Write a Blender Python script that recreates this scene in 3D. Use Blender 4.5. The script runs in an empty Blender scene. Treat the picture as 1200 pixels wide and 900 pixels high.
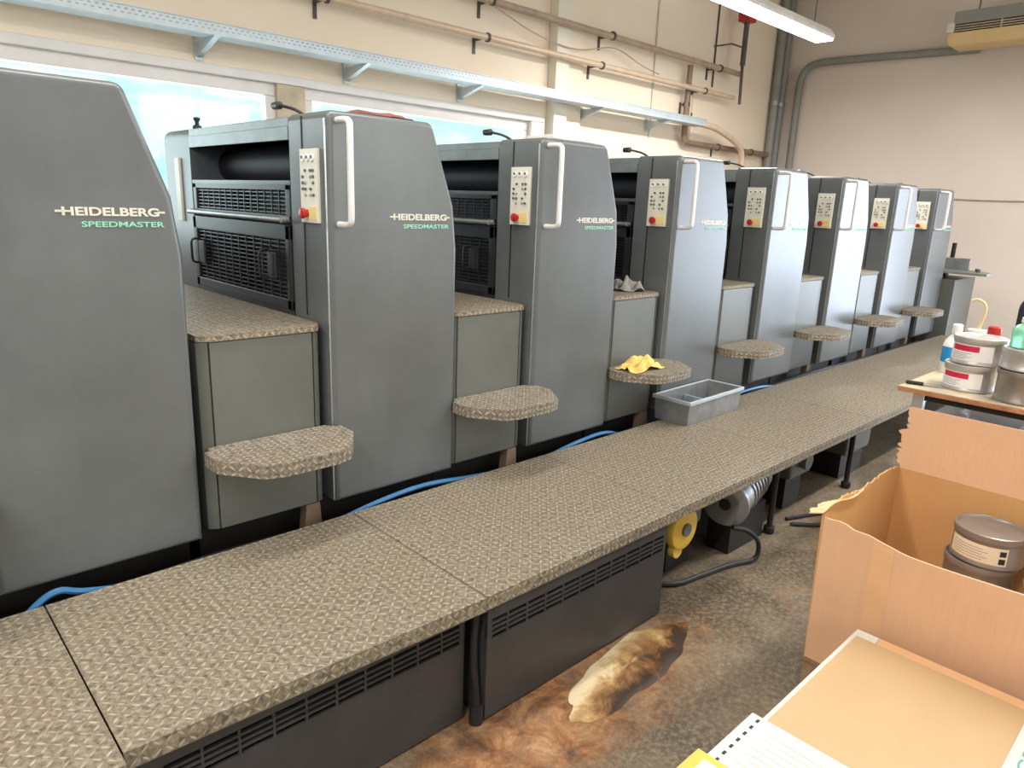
import bpy, bmesh, math, random
from mathutils import Vector, Matrix, Quaternion
random.seed(7)
C = bpy.context.scene.collection
PI = math.pi

# ------------------------------------------------------------------ helpers
def srgb(r, g, b):
    f = lambda c: (c/255)/12.92 if c/255 <= .04045 else ((c/255+.055)/1.055)**2.4
    return (f(r), f(g), f(b), 1)

class MB:
    """collects shapes; build() links them as ONE mesh object"""
    def __init__(self): self.bm = bmesh.new(); self.mi = 0; self.wn = False
    def _merge(self, b, smooth=True):
        for f in b.faces: f.material_index = self.mi
        me = bpy.data.meshes.new('t'); b.to_mesh(me); b.free()
        self.bm.from_mesh(me); bpy.data.meshes.remove(me); return self
    def box(self, x0, x1, y0, y1, z0, z1, bev=0, seg=2, M=None):
        b = bmesh.new(); bmesh.ops.create_cube(b, size=1)
        for v in b.verts:
            v.co = Vector(((x0+x1)/2+v.co.x*(x1-x0), (y0+y1)/2+v.co.y*(y1-y0), (z0+z1)/2+v.co.z*(z1-z0)))
        if bev: bmesh.ops.bevel(b, geom=b.edges[:], offset=bev, segments=seg, affect='EDGES', profile=.5); self.wn = True
        if M: b.transform(M)
        return self._merge(b)
    def cyl(self, p0, p1, r0, r1=None, n=20, bev=0):
        r1 = r0 if r1 is None else r1
        p0, p1 = Vector(p0), Vector(p1); d = p1-p0
        b = bmesh.new()
        bmesh.ops.create_cone(b, cap_ends=True, segments=n, radius1=r0, radius2=r1, depth=d.length)
        if bev:
            ed = [e for e in b.edges if len(e.link_faces) == 2 and any(len(f.verts) > 4 for f in e.link_faces)]
            bmesh.ops.bevel(b, geom=ed, offset=bev, segments=2, affect='EDGES', profile=.5)
        q = Vector((0, 0, 1)).rotation_difference(d.normalized())
        b.transform(Matrix.Translation((p0+p1)/2) @ q.to_matrix().to_4x4())
        return self._merge(b)
    def lathe(self, prof, c=(0, 0, 0), n=32, M=None):
        b = bmesh.new(); rings = []
        for r, z in prof:
            if r < 1e-6: rings.append([b.verts.new((0, 0, z))])
            else: rings.append([b.verts.new((r*math.cos(2*PI*i/n), r*math.sin(2*PI*i/n), z)) for i in range(n)])
        for a, d in zip(rings, rings[1:]):
            for i in range(n):
                j = (i+1) % n
                if len(a) == 1 and len(d) == 1: continue
                if len(a) == 1: b.faces.new((a[0], d[j], d[i]))
                elif len(d) == 1: b.faces.new((a[i], a[j], d[0]))
                else: b.faces.new((a[i], a[j], d[j], d[i]))
        bmesh.ops.recalc_face_normals(b, faces=b.faces[:])
        if M: b.transform(M)
        b.transform(Matrix.Translation(c))
        return self._merge(b)
    def tube(self, pts, r, n=10, res=5):
        pts = [Vector(p) for p in pts]
        if res > 1 and len(pts) > 2:          # Catmull-Rom
            P = [pts[0]*2-pts[1]]+pts+[pts[-1]*2-pts[-2]]; out = []
            for i in range(1, len(P)-2):
                for k in range(res):
                    t = k/res; a, b_, c, d = P[i-1], P[i], P[i+1], P[i+2]
                    out.append(.5*((2*b_)+(c-a)*t+(2*a-5*b_+4*c-d)*t*t+(3*b_-a-3*c+d)*t**3))
            out.append(pts[-1]); pts = out
        b = bmesh.new(); rings = []; nrm = None
        for i, p in enumerate(pts):
            t = (pts[min(i+1, len(pts)-1)]-pts[max(i-1, 0)]).normalized()
            if nrm is None:
                nrm = t.orthogonal().normalized()
            nrm = (nrm-t*nrm.dot(t)).normalized(); bi = t.cross(nrm)
            rings.append([b.verts.new(p+r*(math.cos(2*PI*k/n)*nrm+math.sin(2*PI*k/n)*bi)) for k in range(n)])
        for a, d in zip(rings, rings[1:]):
            for k in range(n): b.faces.new((a[k], a[(k+1) % n], d[(k+1) % n], d[k]))
        b.faces.new(rings[0][::-1]); b.faces.new(rings[-1])
        bmesh.ops.recalc_face_normals(b, faces=b.faces[:])
        return self._merge(b)
    def prism(self, poly, z0, z1, axis='Z', bev=0, M=None):
        """poly extruded along an axis: Z -> (x,y), Y -> (x,z), X -> (y,z)"""
        b = bmesh.new()
        def P(u, v, w): return {'Z': (u, v, w), 'Y': (u, w, v), 'X': (w, u, v)}[axis]
        lo = [b.verts.new(P(u, v, z0)) for u, v in poly]; hi = [b.verts.new(P(u, v, z1)) for u, v in poly]
        n = len(poly)
        b.faces.new(lo[::-1]); b.faces.new(hi)
        for i in range(n): b.faces.new((lo[i], lo[(i+1) % n], hi[(i+1) % n], hi[i]))
        bmesh.ops.recalc_face_normals(b, faces=b.faces[:])
        if bev: bmesh.ops.bevel(b, geom=b.edges[:], offset=bev, segments=2, affect='EDGES', profile=.5); self.wn = True
        if M: b.transform(M)
        return self._merge(b)
    def slab(self, prof, y0, y1, r, seg=4):
        """(x,z) convex profile, its -Y face rounded over by r"""
        def off(poly, d):
            n = len(poly); out = []
            A = sum(poly[i][0]*poly[(i+1) % n][1]-poly[(i+1) % n][0]*poly[i][1] for i in range(n))
            s = 1 if A > 0 else -1
            for i in range(n):
                p0, p1, p2 = (Vector(poly[(i+k) % n]) for k in (-1, 0, 1))
                e1 = (p1-p0).normalized(); e2 = (p2-p1).normalized()
                n1 = Vector((-e1.y, e1.x))*s; n2 = Vector((-e2.y, e2.x))*s
                m = (n1+n2); m = m/max(m.dot(n1), .2)
                out.append(p1+m*d)
            return out
        b = bmesh.new(); rings = []; self.wn = True
        for k in range(seg+1):
            a = PI/2*k/seg
            rings.append([b.verts.new((p.x, y0+r*(1-math.sin(a)), p.y)) for p in off(prof, r*(1-math.cos(a)))])
        rings.insert(0, [b.verts.new((p[0], y1, p[1])) for p in prof])
        n = len(prof)
        for a, d in zip(rings, rings[1:]):
            for i in range(n): b.faces.new((a[i], a[(i+1) % n], d[(i+1) % n], d[i]))
        b.faces.new(rings[0][::-1]); b.faces.new(rings[-1])
        bmesh.ops.recalc_face_normals(b, faces=b.faces[:])
        return self._merge(b)
    def poly(self, verts, faces):
        b = bmesh.new(); vs = [b.verts.new(v) for v in verts]
        for f in faces: b.faces.new([vs[i] for i in f])
        bmesh.ops.recalc_face_normals(b, faces=b.faces[:])
        return self._merge(b)
    def build(self, name, mats, parent=None, sharp=38):
        bm = self.bm; lim = math.radians(sharp)
        for f in bm.faces: f.smooth = True
        for e in bm.edges:
            if len(e.link_faces) != 2 or e.calc_face_angle(0) > lim: e.smooth = False
        me = bpy.data.meshes.new(name); bm.to_mesh(me); bm.free()
        for m in (mats if isinstance(mats, (list, tuple)) else [mats]): me.materials.append(m)
        o = bpy.data.objects.new(name, me); C.objects.link(o)
        if parent: o.parent = parent
        if self.wn:
            md = o.modifiers.new('normals', 'WEIGHTED_NORMAL'); md.keep_sharp = True; md.weight = 80
        return o

def thing(name, label, cat, loc=(0, 0, 0), group=None, rz=0):
    o = bpy.data.objects.new(name, None); C.objects.link(o); o.empty_display_size = .1
    o.location = loc; o.rotation_euler = (0, 0, rz)
    o['label'] = label; o['category'] = cat
    if group: o['group'] = group
    return o
def tag(o, label, cat, group=None):
    o['label'] = label; o['category'] = cat
    if group: o['group'] = group
    return o
def struct(o): o['kind'] = 'structure'; return o
def children(o): return list(o.children)
def copy_tree(o, parent=None):
    c = o.copy(); C.objects.link(c)
    if parent: c.parent = parent
    for ch in children(o): copy_tree(ch, c)
    return c

# ------------------------------------------------------------------ materials
class NT:
    def __init__(self, name):
        self.m = bpy.data.materials.new(name); self.m.use_nodes = True
        self.t = self.m.node_tree; self.b = self.t.nodes['Principled BSDF']; self._co = None
    def n(self, typ, **kw):
        x = self.t.nodes.new(typ)
        for k, v in kw.items():
            if hasattr(x, k) and not k.startswith('i_'): setattr(x, k, v)
        return x
    def l(self, a, b): self.t.links.new(a, b)
    def co(self):
        if not self._co: self._co = self.n('ShaderNodeTexCoord').outputs['Object']
        return self._co
    def val(self, sock, v):
        if hasattr(v, 'is_linked'): self.l(v, sock)
        else: sock.default_value = v
    def math(self, op, a, b=0, c=None, clamp=False):
        x = self.n('ShaderNodeMath', operation=op, use_clamp=clamp); self.val(x.inputs[0], a); self.val(x.inputs[1], b)
        if c is not None: self.val(x.inputs[2], c)
        return x.outputs[0]
    def noise(self, scale, detail=4, rough=.6, vec=None, dist=0, stretch=None):
        x = self.n('ShaderNodeTexNoise'); x.inputs['Scale'].default_value = scale; x.inputs['Detail'].default_value = detail
        x.inputs['Roughness'].default_value = rough; x.inputs['Distortion'].default_value = dist
        v = vec or self.co()
        if stretch:
            mp = self.n('ShaderNodeMapping'); mp.inputs['Scale'].default_value = stretch; self.l(v, mp.inputs[0]); v = mp.outputs[0]
        self.l(v, x.inputs['Vector']); return x.outputs['Fac']
    def ramp(self, fac, stops):
        x = self.n('ShaderNodeValToRGB'); r = x.color_ramp
        while len(r.elements) < len(stops): r.elements.new(.5)
        for e, (p, c) in zip(r.elements, stops): e.position = p; e.color = c if len(c) == 4 else (*c, 1)
        self.l(fac, x.inputs[0]); return x.outputs[0]
    def mix(self, fac, a, b):
        x = self.n('ShaderNodeMix', data_type='RGBA'); self.val(x.inputs[0], fac); self.val(x.inputs[6], a); self.val(x.inputs[7], b)
        return x.outputs[2]
    def bump(self, h, strength=.2, dist=.01):
        x = self.n('ShaderNodeBump'); x.inputs['Strength'].default_value = strength; x.inputs['Distance'].default_value = dist
        self.l(h, x.inputs['Height']); self.l(x.outputs[0], self.b.inputs['Normal']); return x
    def set(self, **kw):
        for k, v in kw.items():
            self.val(self.b.inputs[{'col': 'Base Color', 'rough': 'Roughness', 'metal': 'Metallic', 'trans': 'Transmission Weight', 'ior': 'IOR', 'spec': 'Specular IOR Level', 'alpha': 'Alpha', 'sss': 'Subsurface Weight', 'coat': 'Coat Weight'}[k]], v)
        return self
BW = lambda a: (a, a, a, 1)

def simple(name, col, rough=.5, metal=0, vary=.12, scale=6, bump=0, bscale=120, spec=.5):
    t = NT(name)
    dark = tuple(c*(1-vary) for c in col[:3])+(1,); lite = tuple(min(1, c*(1+vary)) for c in col[:3])+(1,)
    t.set(col=t.ramp(t.noise(scale, 5), [(.3, dark), (.7, lite)]), rough=rough, metal=metal, spec=spec)
    if bump: t.bump(t.noise(bscale, 3), bump, .004)
    return t.m

def paint_mat(name, col, rough=.36):
    t = NT(name)
    big = t.noise(2.2, 6, .65); streak = t.noise(3, 4, .6, stretch=(7, 7, .8))
    dark = tuple(c*.84 for c in col[:3])+(1,); lite = tuple(c*1.12 for c in col[:3])+(1,)
    c = t.ramp(big, [(.3, dark), (.7, lite)])
    c = t.mix(t.math('MULTIPLY', t.ramp(streak, [(.55, BW(0)), (.85, BW(1))]), .16), c, (col[0]*.62, col[1]*.6, col[2]*.52, 1))
    chips = t.ramp(t.noise(38, 2, .5), [(.8, BW(0)), (.81, BW(1))])
    c = t.mix(t.math('MULTIPLY', chips, .5), c, srgb(176, 172, 160))
    t.set(col=c, rough=t.math('MULTIPLY_ADD', big, .12, rough-.06), spec=.5)
    t.bump(t.noise(420, 2), .06, .0015)
    return t.m

def tread_mat(name, base, raised, pitch=.036):
    t = NT(name)
    geo = t.n('ShaderNodeNewGeometry'); sn = t.n('ShaderNodeSeparateXYZ'); t.l(geo.outputs['True Normal'], sn.inputs[0])
    sc = t.n('ShaderNodeSeparateXYZ'); t.l(t.co(), sc.inputs[0])
    ax = t.math('GREATER_THAN', t.math('ABSOLUTE', sn.outputs[0]), .7); az = t.math('GREATER_THAN', t.math('ABSOLUTE', sn.outputs[2]), .6)
    lerp = lambda f, a, b: t.math('ADD', t.math('MULTIPLY', t.math('SUBTRACT', 1, f), a), t.math('MULTIPLY', f, b))
    u = lerp(ax, sc.outputs[0], sc.outputs[1]); v = lerp(az, sc.outputs[2], sc.outputs[1])
    u = t.math('DIVIDE', u, pitch); v = t.math('DIVIDE', v, pitch)
    fu, fv = t.math('FLOOR', u), t.math('FLOOR', v)
    par = t.math('MODULO', t.math('ABSOLUTE', t.math('ADD', fu, fv)), 2)
    lu = t.math('SUBTRACT', t.math('SUBTRACT', u, fu), .5); lv = t.math('SUBTRACT', t.math('SUBTRACT', v, fv), .5)
    p = t.math('ADD', lu, lv); q = t.math('SUBTRACT', lu, lv)
    a = lerp(par, p, q); b = lerp(par, q, p)
    e = t.math('ADD', t.math('POWER', t.math('DIVIDE', a, .62), 2), t.math('POWER', t.math('DIVIDE', b, .2), 2))
    h = t.math('SUBTRACT', 1, e, clamp=True)
    hs = t.math('POWER', h, .5)
    dirt = t.noise(3.5, 6, .7); fine = t.noise(60, 4, .7); mid = t.noise(14, 4, .65)
    wear = t.math('MULTIPLY', hs, t.math('MULTIPLY_ADD', mid, 1.5, -.3, clamp=True), clamp=True)
    bc = t.mix(t.ramp(fine, [(.35, BW(0)), (.7, BW(1))]), tuple(x*.32 for x in base[:3])+(1,), tuple(x*1.5 for x in base[:3])+(1,))
    bc = t.mix(t.ramp(dirt, [(.4, BW(0)), (.75, BW(.5))]), bc, (base[0]*.75, base[1]*.66, base[2]*.52, 1))
    c = t.mix(wear, bc, raised)
    t.set(col=c, rough=t.math('MULTIPLY_ADD', wear, -.2, .62), metal=t.math('MULTIPLY', wear, .5), spec=.4)
    t.bump(hs, .55, .003)
    return t.m

def floor_mat():
    t = NT('stained_concrete')
    n1 = t.noise(1.6, 8, .68, dist=.4); n2 = t.noise(7, 6, .7); n3 = t.noise(46, 8, .78)
    c = t.ramp(n1, [(.28, srgb(56, 49, 40)), (.45, srgb(98, 86, 68)), (.6, srgb(126, 112, 90)), (.75, srgb(160, 146, 120))])
    c = t.mix(t.ramp(n2, [(.38, BW(0)), (.75, BW(.75))]), c, srgb(62, 53, 40))
    c = t.mix(t.ramp(n3, [(.46, BW(0)), (.66, BW(.5))]), c, srgb(172, 160, 136))
    # rusty, inky patch by the low panels
    sp = t.n('ShaderNodeSeparateXYZ'); t.l(t.co(), sp.inputs[0])
    dx = t.math('DIVIDE', t.math('SUBTRACT', sp.outputs[0], 1.55), 1.05); dy = t.math('DIVIDE', t.math('SUBTRACT', sp.outputs[1], 1.36), .3)
    d = t.math('ADD', t.math('MULTIPLY', dx, dx), t.math('MULTIPLY', dy, dy))
    m = t.math('SUBTRACT', t.math('ADD', 1, t.math('MULTIPLY_ADD', n2, 2.4, -1.2)), d, clamp=True)
    rust = t.ramp(t.noise(8, 8, .75, dist=.5), [(.32, srgb(44, 30, 22)), (.44, srgb(112, 70, 40)), (.54, srgb(150, 102, 60)), (.64, srgb(176, 138, 100)), (.76, srgb(206, 186, 156))])
    c = t.mix(t.math('MULTIPLY', m, .85), c, rust)
    r2 = t.noise(2.3, 5, .7, vec=None, dist=1.2)
    c = t.mix(t.ramp(r2, [(.6, BW(0)), (.7, BW(.5))]), c, srgb(146, 98, 58))
    c = t.mix(t.ramp(t.noise(3.1, 6, .75, dist=1.5), [(.62, BW(0)), (.72, BW(.7))]), c, srgb(40, 34, 28))
    t.set(col=c, rough=t.ramp(n1, [(.3, BW(.35)), (.7, BW(.7))]), spec=.4)
    t.bump(n3, .25, .004)
    return t.m

def wall_mat(name, c0, c1):
    t = NT(name)
    c = t.ramp(t.noise(.8, 6, .6), [(.3, c0), (.7, c1)])
    c = t.mix(t.ramp(t.noise(9, 4, .7), [(.7, BW(0)), (.78, BW(.35))]), c, tuple(x*.75 for x in c0[:3])+(1,))
    t.set(col=c, rough=.85, spec=.2); t.bump(t.noise(55, 4), .15, .004)
    return t.m

def card_mat(name, col, stripe=.05):
    t = NT(name)
    c = t.ramp(t.noise(2.5, 5, .6), [(.3, tuple(x*.93 for x in col[:3])+(1,)), (.7, tuple(min(1, x*1.05) for x in col[:3])+(1,))])
    flute = t.noise(5, 2, .5, stretch=(26, 26, .25))
    c = t.mix(t.ramp(flute, [(.45, BW(0)), (.7, BW(.35))]), c, tuple(x*.86 for x in col[:3])+(1,))
    t.set(col=c, rough=.8, spec=.2); t.bump(flute, .15, .004)
    return t.m

def rag_mat(name, col):
    t = NT(name)
    t.set(col=t.ramp(t.noise(14, 5, .7), [(.35, tuple(x*.6 for x in col[:3])+(1,)), (.55, col), (.75, tuple(min(1, x*1.2) for x in col[:3])+(1,))]), rough=.9, spec=.1)
    t.bump(t.noise(260, 2), .3, .002); return t.m

def glass_mat(name, tint=(1, 1, 1, 1)):
    t = NT(name); out = t.t.nodes['Material Output']
    tr = t.n('ShaderNodeBsdfTransparent'); tr.inputs[0].default_value = tint
    gl = t.n('ShaderNodeBsdfGlossy'); gl.inputs['Roughness'].default_value = .03
    fr = t.n('ShaderNodeFresnel'); fr.inputs[0].default_value = 1.45
    mx = t.n('ShaderNodeMixShader'); t.l(t.math('MULTIPLY', fr.outputs[0], .6), mx.inputs[0]); t.l(tr.outputs[0], mx.inputs[1]); t.l(gl.outputs[0], mx.inputs[2])
    t.l(mx.outputs[0], out.inputs[0]); return t.m

def emit_mat(name, col, s):
    t = NT(name); t.set(col=col); t.b.inputs['Emission Color'].default_value = col; t.b.inputs['Emission Strength'].default_value = s; return t.m

M = {}
M['paint'] = paint_mat('grey_press_paint', srgb(95, 99, 99), .3)
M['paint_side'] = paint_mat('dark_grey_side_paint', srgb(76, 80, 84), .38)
M['cabinet'] = paint_mat('grey_cabinet_paint', srgb(94, 97, 91), .36)
M['black'] = simple('black_guard_metal', srgb(44, 44, 46), .42, .2, .25, 8)
M['dark'] = simple('dark_machine_interior', srgb(30, 29, 30), .5, .3, .3, 6)
M['roller'] = simple('ink_roller_rubber', srgb(22, 23, 30), .6, 0, .2, 4)
M['alu'] = simple('brushed_aluminium', srgb(205, 207, 210), .32, .85, .06, 20)
M['alu_white'] = simple('silver_painted_grip', srgb(214, 214, 212), .35, .15, .05, 14)
M['steel'] = simple('worn_galvanised_steel', srgb(150, 152, 152), .4, .6, .22, 9, .1, 60)
M['galv'] = simple('pale_galvanised_tray', srgb(186, 198, 204), .45, .35, .08, 12)
M['hood'] = simple('pale_hood_strip', srgb(112, 120, 118), .4, .2, .15, 10)
M['tread'] = tread_mat('worn_tread_plate', srgb(130, 120, 102), srgb(202, 195, 177), .026)
M['tread_step'] = tread_mat('grimy_step_tread_plate', srgb(128, 119, 104), srgb(220, 214, 198), .024)
M['panel'] = simple('cream_control_plate', srgb(214, 212, 196), .45, 0, .04, 30)
M['button'] = simple('grey_push_button', srgb(150, 152, 146), .4)
M['button_dark'] = simple('black_push_button', srgb(84, 86, 86), .4)
M['button_white'] = simple('white_dial_button', srgb(228, 228, 224), .35)
M['red'] = simple('red_plastic', srgb(176, 34, 32), .35)
M['yellow'] = simple('yellow_plastic', srgb(212, 176, 72), .5)
M['pale_yellow'] = simple('faded_yellow_plate', srgb(224, 206, 142), .5)
M['white_letter'] = simple('white_lettering', srgb(206, 203, 188), .45, 0, .05)
M['green_letter'] = simple('green_lettering', srgb(140, 205, 178), .45, 0, .05)
M['base'] = simple('oily_black_base', srgb(34, 31, 28), .5, .2, .4, 9)
M['foot'] = simple('brown_machine_foot', srgb(122, 100, 82), .6, .1, .3, 12)
M['skirt'] = simple('dark_grey_skirt_paint', srgb(58, 58, 58), .42, .1, .22, 5)
M['floor'] = floor_mat()
M['wall_l'] = wall_mat('cream_plaster', srgb(232, 217, 194), srgb(238, 225, 206))
M['wall_f'] = wall_mat('beige_plaster', srgb(214, 202, 192), srgb(222, 211, 202))
M['ceil'] = wall_mat('white_ceiling', srgb(236, 230, 222), srgb(244, 238, 232))
M['pilaster'] = wall_mat('pale_pilaster_plaster', srgb(226, 220, 206), srgb(234, 228, 214))
M['frame'] = simple('white_window_frame', srgb(226, 222, 218), .4, 0, .05, 5)
M['post'] = simple('weathered_post', srgb(196, 182, 158), .7, 0, .18, 9)
M['glass'] = glass_mat('window_glass', (.96, 1, 1, 1))
M['card'] = card_mat('kraft_cardboard', srgb(214, 171, 134))
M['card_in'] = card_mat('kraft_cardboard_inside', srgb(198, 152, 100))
M['card_edge'] = simple('torn_cardboard_edge', srgb(226, 190, 142), .9, 0, .2, 40, .4, 90)
M['cream'] = simple('cream_board', srgb(184, 153, 111), .6, 0, .03, 5)
M['tan'] = simple('tan_cardboard_sheet', srgb(214, 168, 124), .75, 0, .06, 8)
M['paper'] = simple('white_paper', srgb(206, 202, 192), .7, 0, .03, 8)
M['wood'] = simple('plywood', srgb(176, 162, 134), .6, 0, .22, 7)
M['wood_edge'] = simple('orange_wood_edge', srgb(176, 124, 84), .6, 0, .25, 18)
M['pallet'] = simple('pallet_wood', srgb(150, 122, 92), .85, 0, .25, 14)
M['copper'] = simple('beige_painted_pipe', srgb(206, 182, 156), .45, .1, .1, 9)
M['brown_pipe'] = simple('dull_brown_pipe', srgb(176, 154, 132), .5, .1, .15, 9)
M['drop'] = simple('worn_brown_pipe', srgb(132, 110, 92), .5, .1, .2, 9)
M['dark_pipe'] = simple('dark_grey_pipe', srgb(84, 78, 74), .5, .2, .15, 9)
M['grey_pipe'] = simple('grey_plastic_conduit', srgb(136, 136, 130), .5, 0, .1, 5)
M['blue'] = simple('blue_hose', srgb(50, 104, 150), .4, 0, .15, 8)
M['rubber'] = simple('black_rubber_hose', srgb(28, 28, 30), .5, 0, .3, 8)
M['tin'] = simple('ink_tin_metal', srgb(186, 182, 178), .36, .4, .12, 12)
M['tin_dark'] = simple('dark_ink_tin_metal', srgb(140, 132, 124), .36, .4, .12, 12)
M['label'] = simple('white_tin_label', srgb(236, 234, 232), .6, 0, .03, 30)
M['label_red'] = simple('crimson_label_band', srgb(206, 34, 72), .5)
M['label_cream'] = simple('cream_tin_label', srgb(222, 208, 180), .6, 0, .05, 30)
M['ink'] = simple('black_print', srgb(34, 30, 30), .6)
M['print_grey'] = simple('pale_grey_print', srgb(164, 158, 148), .7)
M['teal'] = simple('teal_print', srgb(90, 160, 158), .6)
M['rag_y'] = rag_mat('yellow_rag_cloth', srgb(226, 194, 112))
M['rag_g'] = rag_mat('grey_rag_cloth', srgb(150, 148, 142))
M['rag_r'] = rag_mat('rust_red_cloth', srgb(130, 84, 74))
M['plastic_white'] = simple('white_plastic', srgb(236, 234, 230), .4)
M['plastic_blue'] = simple('blue_label', srgb(40, 140, 206), .45)
M['beige'] = simple('yellowed_beige_plastic', srgb(216, 188, 136), .5, 0, .06, 4)
M['bluegrey'] = simple('pale_blue_grey_sheet', srgb(170, 176, 196), .5, 0, .1, 5)
M['fabric_black'] = simple('black_upholstery', srgb(26, 26, 34), .8, 0, .3, 30)
M['lamp'] = emit_mat('lamp_diffuser', (1, .96, .88, 1), 9)
M['lamp_body'] = simple('white_lamp_body', srgb(214, 208, 200), .4)
t = NT('green_liquid_bottle'); t.set(col=srgb(150, 224, 186), rough=.2, trans=.35, ior=1.4); M['green'] = t.m
t = NT('olive_glass'); t.set(col=srgb(112, 130, 92), rough=.1, trans=.5, ior=1.45); M['olive'] = t.m
t = NT('dried_spill')
n = t.noise(7, 7, .72, dist=.6)
spx = t.n('ShaderNodeSeparateXYZ'); t.l(t.co(), spx.inputs[0])
g = t.math('ADD', t.math('MULTIPLY', spx.outputs[0], -.5), t.math('MULTIPLY_ADD', spx.outputs[1], 3.6, t.math('MULTIPLY_ADD', n, 1.5, -.26)))
t.set(col=t.ramp(g, [(.2, srgb(54, 38, 26)), (.36, srgb(112, 78, 42)), (.5, srgb(146, 112, 70)), (.66, srgb(176, 146, 98)), (.84, srgb(206, 190, 154))]), rough=.42)
t.bump(n, .22, .008); M['spill'] = t.m
t = NT('hillside'); n = t.noise(.55, 8, .75)
t.set(col=t.ramp(n, [(.3, srgb(150, 186, 190)), (.48, srgb(186, 222, 212)), (.56, srgb(200, 226, 224)), (.7, srgb(226, 240, 238))]), rough=1, spec=0); M['hill'] = t.m

# ------------------------------------------------------------------ key planes (metres)
YF = 2.396          # front plane of the press
ZP = .48            # top of the walkway
YW, XW = 5.6, 10.73 # left wall, far wall
YR, XB, ZC = -4.2, -4.0, 5.1

# ------------------------------------------------------------------ camera
cam = bpy.data.cameras.new('camera'); co = bpy.data.objects.new('camera', cam); C.objects.link(co)
Rw = ((.728, -.143, .671), (-.685, -.205, .699), (.037, -.968, -.247))
xa = Vector((Rw[0][0], Rw[1][0], Rw[2][0])).normalized()
za = -Vector((Rw[0][2], Rw[1][2], Rw[2][2])).normalized()
ya = za.cross(xa).normalized(); xa = ya.cross(za)
co.matrix_world = Matrix.Translation((0, 0, 1.7)) @ Matrix((xa, ya, za)).transposed().to_4x4()
cam.sensor_width = 36; cam.lens = 830/1200*36; cam.clip_start = .05
bpy.context.scene.camera = co

# ------------------------------------------------------------------ room
def wall_with_holes(name, axis, at, th, u0, u1, z0, z1, holes, mat):
    """wall in plane Y=at (axis 'Y') or X=at (axis 'X'); th signed outward"""
    mb = MB(); us = sorted({u0, u1, *[h[0] for h in holes], *[h[1] for h in holes]})
    a0, a1 = min(at, at+th), max(at, at+th)
    for a, b in zip(us, us[1:]):
        zs = [(z0, z1)]
        for h in holes:
            if h[0] <= a and b <= h[1]: zs = [(s, e) for (p, q) in zs for (s, e) in ((p, min(q, h[2])), (max(p, h[3]), q)) if e-s > 1e-4]
        for s, e in zs:
            if axis == 'Y': mb.box(a, b, a0, a1, s, e)
            else: mb.box(a0, a1, a, b, s, e)
    return struct(mb.build(name, mat))
struct(MB().box(XB, XW, YR, YW, -.1, 0).build('floor', M['floor']))
struct(MB().box(XB, XW, YR, YW, ZC, ZC+.1).build('ceiling', M['ceil']))
W1 = (-1.6, 2.72, 1.35, 2.545); W2 = (2.92, 5.5, 1.35, 2.545)
wall_with_holes('wall_left', 'Y', YW, .3, XB, XW, 0, ZC, [W1, W2], M['wall_l'])
GATE = (-2.6, 1.15, .02, 2.9)
wall_with_holes('wall_far', 'X', XW, .3, YR, YW, 0, ZC, [GATE], M['wall_f'])
FILL_WINDOWS = [(-2.8, -.4, 1.6, 3.6), (4.6, 7, 1.6, 3.6)]  # unseen right-wall windows, added to let in fill light
wall_with_holes('wall_right', 'Y', YR, -.3, XB, XW, 0, ZC, FILL_WINDOWS, M['wall_f'])
struct(MB().box(XB-.3, XB, YR, YW, 0, ZC).build('wall_back', M['wall_f']))

def window(name, axis, at, u0, u1, z0, z1, fw, muls, inner=.02, depth=.09, sgn=1):
    mb = MB()
    def bx(a, b, c, d, off=0, dp=depth):
        y0, y1 = sorted((at+sgn*(inner+off), at+sgn*(inner+off+dp)))
        if axis == 'Y': mb.box(a, b, y0, y1, c, d, .006)
        else: mb.box(y0, y1, a, b, c, d, .006)
    bx(u0, u1, z1-fw, z1); bx(u0, u1, z0, z0+fw); bx(u0, u0+fw, z0+fw, z1-fw); bx(u1-fw, u1, z0+fw, z1-fw)
    for m in muls: bx(m-fw*.55, m+fw*.55, z0+fw, z1-fw)
    fr = struct(mb.build(name, M['frame']))
    g = MB(); y = at+sgn*(inner+depth*.5)
    if axis == 'Y': g.box(u0+fw*.5, u1-fw*.5, y-.003, y+.003, z0+fw*.5, z1-fw*.5)
    else: g.box(y-.003, y+.003, u0+fw*.5, u1-fw*.5, z0+fw*.5, z1-fw*.5)
    g.build('window_pane', M['glass'], fr)
    return fr
window('window_1', 'Y', YW, W1[0], W1[1], W1[2], W1[3], .1, [])
window('window_2', 'Y', YW, W2[0], W2[1], W2[2], W2[3], .1, [])
window('window_3', 'X', XW, GATE[0], GATE[1], GATE[2], GATE[3], .09, [-.72])
for i, r in enumerate(FILL_WINDOWS): window('window_%d' % (i+4), 'Y', YR, *r, .08, [(r[0]+r[1])/2], sgn=-1)  # frames for the added fill windows
# white casing round the strip windows
mb = MB()
mb.box(-1.75, 5.68, YW-.035, YW+.02, 2.535, 2.6, .008); mb.box(5.48, 5.68, YW-.035, YW+.02, 1.3, 2.535, .008)
mb.box(-1.75, 5.68, YW-.14, YW+.02, 1.28, 1.35, .01)
struct(mb.build('trim_1', M['frame']))
struct(MB().box(2.7, 2.94, YW-.02, YW+.2, 1.35, 2.54, .01).build('trim_2', M['post']))
struct(MB().box(5.72, 5.92, YW-.12, YW, 0, ZC, .01).build('trim_3', M['pilaster']))
struct(MB().box(5.92, 6.22, YW-.05, YW, 0, ZC, .01).build('trim_4', M['wall_l']))
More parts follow.
